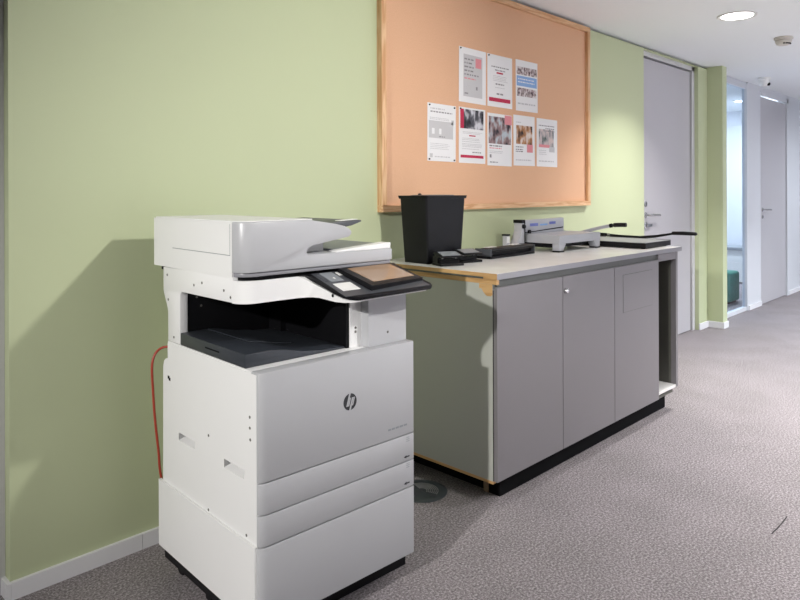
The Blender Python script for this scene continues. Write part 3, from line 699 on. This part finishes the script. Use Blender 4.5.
# binding machine
BX0, BX1, BY0, BY1 = 1.01, 1.465, .325, .62
t = thing('binding_machine', 'light grey table-top binding machine with upright backplate and lever', 'binding machine', cw(BX0,BY0,ZW), CR)
w, d, hz, dp = BX1-BX0, BY1-BY0, .092, .252
bm = B(); box(bm, 0, w, 0, d, .046, hz, .004); bd = obj('table', bm, 'binder', t, True)
def legp(x0, x1, flip):
    a = [(x0,.0077),(x1,.0077),(x1+(.028 if not flip else 0),.0458),(x0-(0 if not flip else .028),.0458)]
    return prism(B(), a, 'y', .001, .045, .002, 2)
for (x0,x1,fl) in ((.001,.045,False),(w-.045,w-.001,True)):
    g = obj('leg', legp(x0,x1,fl), 'binder', t, True)
    bm = B(); box(bm, x0-.002, x1+.002, -.001, .046, 0, .0075, .001); obj('foot', bm, 'black', g)
for (x0,x1) in ((.001,.04),(w-.04,w-.001)):
    bm = B(); box(bm, x0, x1, d-.045, d-.002, .004, .0458, .002); g = obj('leg', bm, 'binder', t, True)
    bm = B(); box(bm, x0+.001, x1-.001, d-.044, d-.003, 0, .0045, .001); obj('foot', bm, 'black', g)
bm = B(); box(bm, .03, w-.03, .05, d-.03, .02, .0455); obj('mechanism', bm, 'black', t)
bm = prism(B(), [(-.033,.0925),(.43,.0925),(.43,.174),(-.033,.170)], 'y', dp-.022, dp+.004, .003, 2, ang=40); bp = obj('backplate', bm, 'binder', t, True)
bm = prism(B(), [(-.032,.094),(.42,.113),(.42,.1185),(-.032,.099)], 'y', dp-.0232, dp-.0222); obj('paper_slot', bm, 'gap', bp)
bm = B(); lathe(bm, [(0,0),(.011,0),(.011,.012),(0,.014)], 16, Matrix.Translation((.045,dp-.0225,.1035)) @ Matrix.Rotation(R(90),4,'X')); obj('slide_knob', bm, 'black', bp, True)
rnd = random.Random(3)
def marks(x0, x1, z, h, m):
    bm = B(); x = x0
    while x < x1:
        q = .006+.006*rnd.random(); box(bm, x, min(x+q,x1), dp-.0230, dp-.0221, z, z+h); x += q+.0022
    obj('printed_mark', bm, m, bp)
marks(.06, .145, .133, .017, 'blueprint'); marks(.165, .245, .134, .010, 'skyink'); marks(.265, .335, .139, .015, 'blueprint')
# left tower with its flared foot
bm = prism(B(), [(-.036,.0005),(-.036,.157),(-.062,.157),(-.064,.11),(-.085,.07),(-.115,.03),(-.13,.0005)], 'y', dp-.05, dp+.004, .003, 2); tw = obj('side_tower', bm, 'binder', t, True)
bm = B(); box(bm, -.066, -.034, dp-.052, dp+.006, .1572, .175, .003); obj('tower_cap', bm, 'black', tw)
bm = B(); box(bm, -.0359, -.0331, dp-.053, dp+.002, .02, .172); obj('tower_joint', bm, 'gap', tw)
bm = B(); lathe(bm, [(0,0),(.013,0),(.013,.010),(.009,.014),(0,.014)], 18, Matrix.Translation((-.050,dp-.050,.138)) @ Matrix.Rotation(R(90),4,'X')); obj('setting_knob', bm, 'black', tw, True)
bm = prism(B(), [(-.178,.0005),(-.1305,.0005),(-.135,.03),(-.15,.055),(-.15,.09),(-.178,.09)], 'y', dp-.028, dp, .002, 2); obj('side_bracket', bm, 'binder', t, True)
bm = B(); box(bm, -.176, -.152, dp-.0305, dp-.0285, .05, .086, .0008); obj('paper_stop', bm, 'label', t)
bm = B(); box(bm, -.182, -.146, dp-.030, dp+.002, .0902, .098, .001); obj('stop_cap', bm, 'black', t)
# lever on the right
bm = tube(B(), [(w+.008,.15,.075),(w+.008,.10,.092),(w+.008,.0,.118),(w+.008,-.07,.133)], .0105); box(bm, w+.0005, w+.016, .13, .18, .06, .088, .003); lv = obj('lever', bm, 'binder', t, True)
bm = tube(B(), [(w+.008,-.085,.1355),(w+.008,-.12,.138),(w+.008,-.160,.139)], .0125, 14); obj('lever_grip', bm, 'black', lv, True)
bm = tube(B(), [(w+.008,-.058,.1305),(w+.008,-.0735,.1337)], .012, 14); obj('lever_collar', bm, 'gap', lv, True)
# paper trimmer
TX0, TX1, TY0, TY1 = 1.522, 1.866, .07, .58
t = thing('paper_trimmer', 'black guillotine paper trimmer with grey bed on the right end of the worktop', 'paper trimmer', cw(TX0,TY0,ZW), CR)
w, d = TX1-TX0, TY1-TY0
bm = B(); box(bm, 0, w, 0, d, .005, .033, .003); obj('base', bm, 'black', t, True)
bm = B(); box(bm, .004, w-.006, .004, d-.004, .0331, .0355, .001); obj('bed', bm, 'trimtop', t)
for x, y in ((.03,.03),(w-.03,.03),(.03,d-.03),(w-.03,d-.03)):
    bm = B(); lathe(bm, [(0,0),(.012,0),(.012,.0052),(0,.0052)], 14, Matrix.Translation((x,y,0))); obj('foot', bm, 'black', t)
bm = B(); box(bm, w-.005, w+.001, .0, d-.02, .0335, .038, .0008); obj('fixed_blade', bm, 'chrome', t)
bm = B(); box(bm, w-.004, w+.022, d-.07, d-.02, .02, .060, .003); obj('hinge', bm, 'black', t)
# curved arm in the plane beside the bed
up = [(d-.02,.060),(.44,.0575),(.33,.052),(.20,.0505),(.10,.061),(-.005,.079)]
dn = [(-.005,.066),(.10,.044),(.20,.034),(.33,.034),(.44,.040),(d-.02,.042)]
bm = prism(B(), up+dn, 'x', w+.004, w+.014, .0015, 1); ar = obj('cutter_arm', bm, 'black', t, True)
bm = prism(B(), [(.0,.066),(-.006,.087),(-.075,.090),(-.150,.088),(-.156,.075),(-.15,.068),(-.05,.067)], 'x', w-.001, w+.019, .004, 2, ang=20); obj('arm_grip', bm, 'black', ar, True)
bm = B(); box(bm, w+.0145, w+.0165, .43, .452, .046, .06); box(bm, w+.0015, w+.0035, .40, .42, .046, .06); obj('arm_bolt', bm, 'chrome', ar)

# ------------------------------------------------------------------ floor things
t = thing('floor_outlet', 'round dark grey floor outlet with ringed grille in the carpet between printer and cabinet', 'floor outlet', (2.135,-.42,0))
bm = B(); lathe(bm, [(.083,.0003),(.112,.0003),(.112,.002),(.106,.0045),(.083,.0045)], 48); obj('outer_ring', bm, 'steel', t, True)
bm = B(); lathe(bm, [(0,.0003),(.0829,.0003),(.0829,.0025),(0,.0025)], 48); obj('plate', bm, 'steel', t)
bm = B()
for k in range(7):
    r0 = .022+k*.008
    for j in range(14):
        a0 = R(-75+j*10.5); a1 = R(-75+(j+1)*10.5)
        P4 = [(r*math.cos(a), r*math.sin(a)) for r, a in ((r0,a0),(r0+.0034,a0),(r0+.0034,a1),(r0,a1))]
        prism(bm, P4, 'z', .0026, .0048)
obj('grille', bm, 'steellt', t)
bm = B(); prism(bm, [(-.075,-.012),(-.01,-.010),(-.01,.010),(-.075,.012)], 'z', .0026, .0052); box(bm, -.004, .004, -.08, .08, .0026, .0040); obj('cable_flap', bm, 'dgrey', t)
bm = tube(B(), [(2.79,-1.617,.002),(2.88,-1.621,.002),(2.977,-1.62,.002)], .0019, 6)
tag(obj('dark_thread', bm, 'thread', None, True), 'short dark thread lying on the open carpet at lower right', 'thread')

# ------------------------------------------------------------------ office behind the glass
t = thing('pouf', 'teal green upholstered seat standing behind the glazed panel', 'seat', (8.22,.42,0))
bm = prism(B(), rrect(-.17,.17,-.15,.15,.05), 'z', .02, .36, .03, 3, ang=50); obj('cushion', bm, 'teal', t, True)
bm = prism(B(), rrect(-.14,.14,-.12,.12,.04), 'z', 0, .0199); obj('base', bm, 'black', t)
t = thing('sideboard', 'low white sideboard at the end of the glazed office', 'sideboard', (10.2,1.05,0))
bm = B(); box(bm, -.22, .22, -.7, .9, .02, .46, .003); obj('body', bm, 'label', t)
bm = B(); box(bm, -.24, .24, -.72, .92, .4602, .50, .003); obj('top', bm, 'mgrey', t)
bm = B(); box(bm, -.19, .19, -.65, .85, 0, .0199); obj('plinth', bm, 'gap', t)

# ------------------------------------------------------------------ sky, camera
wd = bpy.data.worlds.new('sky'); scn.world = wd; wd.use_nodes = True
bg = wd.node_tree.nodes['Background']; bg.inputs['Color'].default_value = (.78,.88,1,1); bg.inputs['Strength'].default_value = 4.
cam = bpy.data.cameras.new('camera'); co = bpy.data.objects.new('camera', cam); COL.objects.link(co)
f = 670.23
cam.sensor_fit = 'HORIZONTAL'; cam.sensor_width = 36; cam.lens = 36*f/800
cam.shift_y = -(300-191.58)/800
cam.clip_start = .02
a, pt, r = 0.7771848, -0.00018, -0.0032406
fw = Vector((math.cos(a),math.sin(a),0)); rt = Vector((math.sin(a),-math.cos(a),0)); up = Vector((0,0,1))
fw2 = fw*math.cos(pt)+up*math.sin(pt); up2 = up*math.cos(pt)-fw*math.sin(pt)
rt2 = rt*math.cos(r)+up2*math.sin(r); up3 = up2*math.cos(r)-rt*math.sin(r)
Mx = Matrix((rt2, up3, -fw2)).transposed().to_4x4(); Mx.translation = (0,-2.3949,1.3)
co.matrix_world = Mx
scn.camera = co
vs = scn.view_settings
scn.display_settings.display_device = 'sRGB'
vs.view_transform = 'Standard'; vs.look = 'None'; vs.exposure = 0.0; vs.gamma = 1.0
try: vs.use_curve_mapping = False
except Exception: pass
